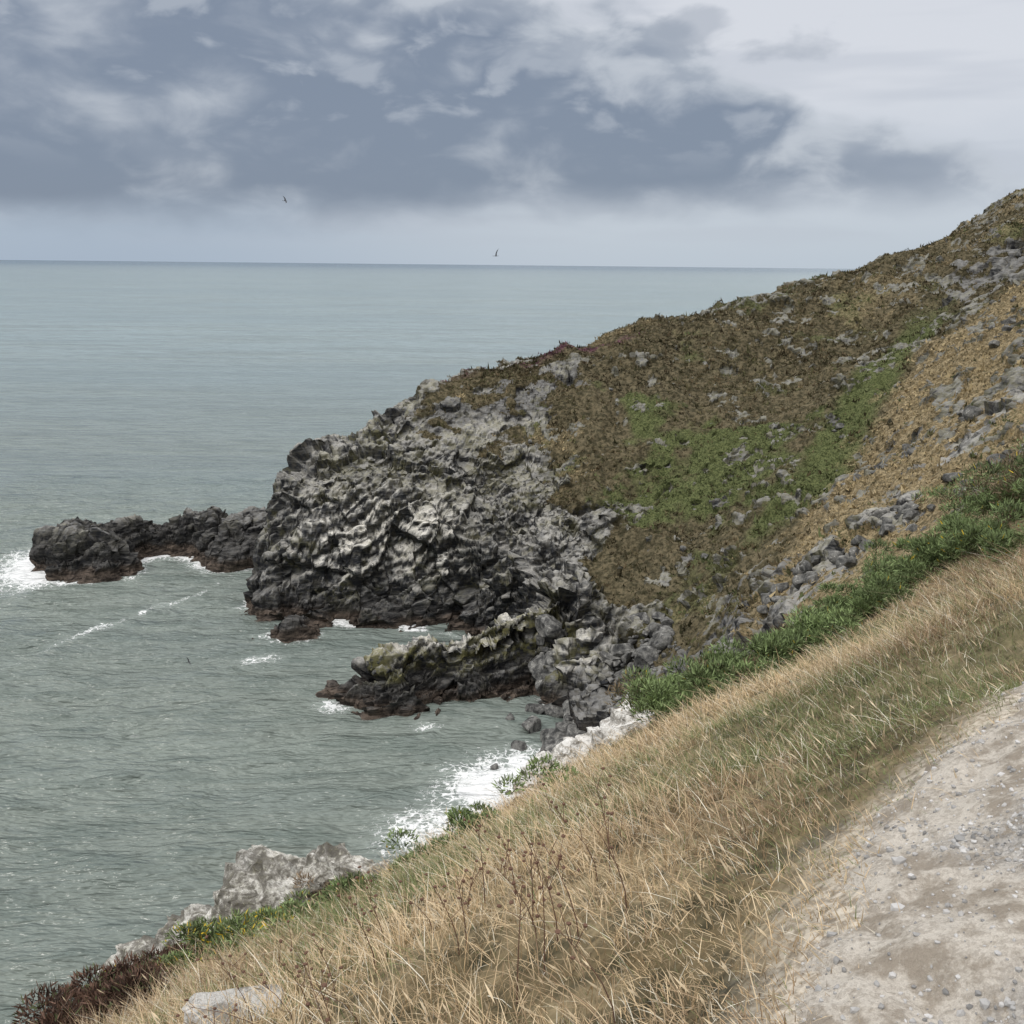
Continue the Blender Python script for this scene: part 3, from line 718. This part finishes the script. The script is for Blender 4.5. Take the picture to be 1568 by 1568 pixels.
# ------------------------------------------------------------------ sun, sky
el=math.radians(50);azd=math.radians(-118)
sdir=Vector((math.sin(azd)*math.cos(el),math.cos(azd)*math.cos(el),math.sin(el)))
sl=bpy.data.lights.new('sun','SUN');sl.energy=1.4;sl.angle=math.radians(15);sl.color=(1,.96,.9)
so=bpy.data.objects.new('sun',sl);scene.collection.objects.link(so);so.rotation_euler=sdir.to_track_quat('Z','Y').to_euler()
w=bpy.data.worlds.new('World');scene.world=w;w.use_nodes=True
n=N(w.node_tree)
sky=n.add('ShaderNodeTexSky',{'sky_type':'NISHITA','sun_disc':False,'sun_elevation':el,'sun_rotation':azd%(2*math.pi)})
b1=n.add('ShaderNodeBackground',None,Color=sky.outputs[0],Strength=.1)
g_=n.add('ShaderNodeTexCoord').outputs['Generated']
s_=n.add('ShaderNodeSeparateXYZ');n.set(s_.inputs[0],g_)
az=n.m('ARCTAN2',s_.outputs[0],s_.outputs[1]);e=n.m('ARCSINE',s_.outputs[2])
cv=n.add('ShaderNodeCombineXYZ');n.set(cv.inputs[0],n.m('MULTIPLY',az,1.0));n.set(cv.inputs[1],n.m('MULTIPLY',e,2.0));cv.inputs[2].default_value=.37
cv=cv.outputs[0]
N1=n.noise(cv,5,3,.5,.2);N2=n.noise(cv,13,5,.52,.3);N3=n.noise(n.vmul(cv,(.35,1.6,1)),9,3,.5)
c1=n.m('SUBTRACT',N1,.5);c2=n.m('SUBTRACT',N2,.5)
pert=n.m('ADD',n.m('MULTIPLY',c1,.14),n.m('MULTIPLY',c2,.095))
topb=n.m('SUBTRACT',n.m('ADD',n.m('SUBTRACT',.243,n.m('MULTIPLY',az,.29)),pert),e)
mt=n.ss(topb,-.002,.026)
mb=n.ss(n.m('ADD',e,n.m('ADD',n.m('MULTIPLY',c1,.06),n.m('ADD',n.m('MULTIPLY',c2,.03),n.m('MULTIPLY',az,-.03)))),.026,.080)
bank=n.m('MULTIPLY',mt,mb)
mright=n.ss(az,.60,.18)
core=n.ss(topb,.0,.09)
dk=n.ss(n.m('ADD',n.m('ADD',n.m('MULTIPLY',c1,1.5),n.m('MULTIPLY',c2,1.3)),n.m('SUBTRACT',n.m('MULTIPLY',core,.62),n.m('MULTIPLY',n.ss(e,.14,.26),.18))),-.12,.64)
base=n.mix(n.ss(e,.0,.10),(.52,.59,.67),(.60,.64,.71))
base=n.mix(n.ss(n.m('ADD',e,n.m('MULTIPLY',c2,.05)),.09,.17),base,(.70,.725,.78))
base=n.mix(n.m('MULTIPLY',n.m('MULTIPLY',n.ss(az,.1,-.4),n.ss(e,.14,.03)),.65),base,(.33,.42,.545))
base=n.mix(n.m('MULTIPLY',n.ss(N3,.50,.66),n.m('MULTIPLY',n.ss(e,.0,.05),.35)),base,(.46,.50,.58))
bc=n.mix(dk,(.52,.56,.62),(.215,.262,.345))
bc=n.mix(n.m('MULTIPLY',n.ss(N2,.54,.68),n.m('MULTIPLY',n.ss(e,.07,.16),.48)),bc,(.56,.60,.66))
c=n.mix(n.m('MULTIPLY',bank,n.m('ADD',.42,n.m('MULTIPLY',mright,.56))),base,bc)
def blob(a0,e0,ra,re):
    d=n.m('ADD',n.m('POWER',n.m('DIVIDE',n.m('ABSOLUTE',n.m('SUBTRACT',az,a0)),ra),2.),n.m('POWER',n.m('DIVIDE',n.m('ABSOLUTE',n.m('SUBTRACT',e,e0)),re),2.))
    return n.ss(n.m('ADD',n.m('SUBTRACT',1.,d),n.m('MULTIPLY',c2,9.)),-.2,1.6)
bl=n.m('MAXIMUM',blob(.17,.205,.035,.018),blob(.25,.195,.045,.02))
c=n.mix(n.m('MULTIPLY',bl,.55),c,(.36,.40,.47))
c=n.mix(n.ss(e,.28,.8),c,(1.5,1.5,1.52))
b2=n.add('ShaderNodeBackground',None,Color=c,Strength=1.0)
mx=n.add('ShaderNodeMixShader',None,i0=.93,i1=b1.outputs[0],i2=b2.outputs[0])
o=n.add('ShaderNodeOutputWorld');n.set(o.inputs[0],mx.outputs[0])

# ------------------------------------------------------------------ camera
cam=bpy.data.cameras.new('camera');co=bpy.data.objects.new('camera',cam);scene.collection.objects.link(co)
cam.sensor_width=36;cam.angle=math.radians(55);cam.clip_start=.1;cam.clip_end=120000
co.matrix_world=Matrix.Translation((0,0,50))@Matrix.Rotation(math.radians(90-14.15),4,'X')@Matrix.Rotation(math.radians(.6),4,'Z')
scene.camera=co
scene.view_settings.view_transform='Standard';scene.view_settings.look='None';scene.view_settings.exposure=0
print('done',time.time()-T0)
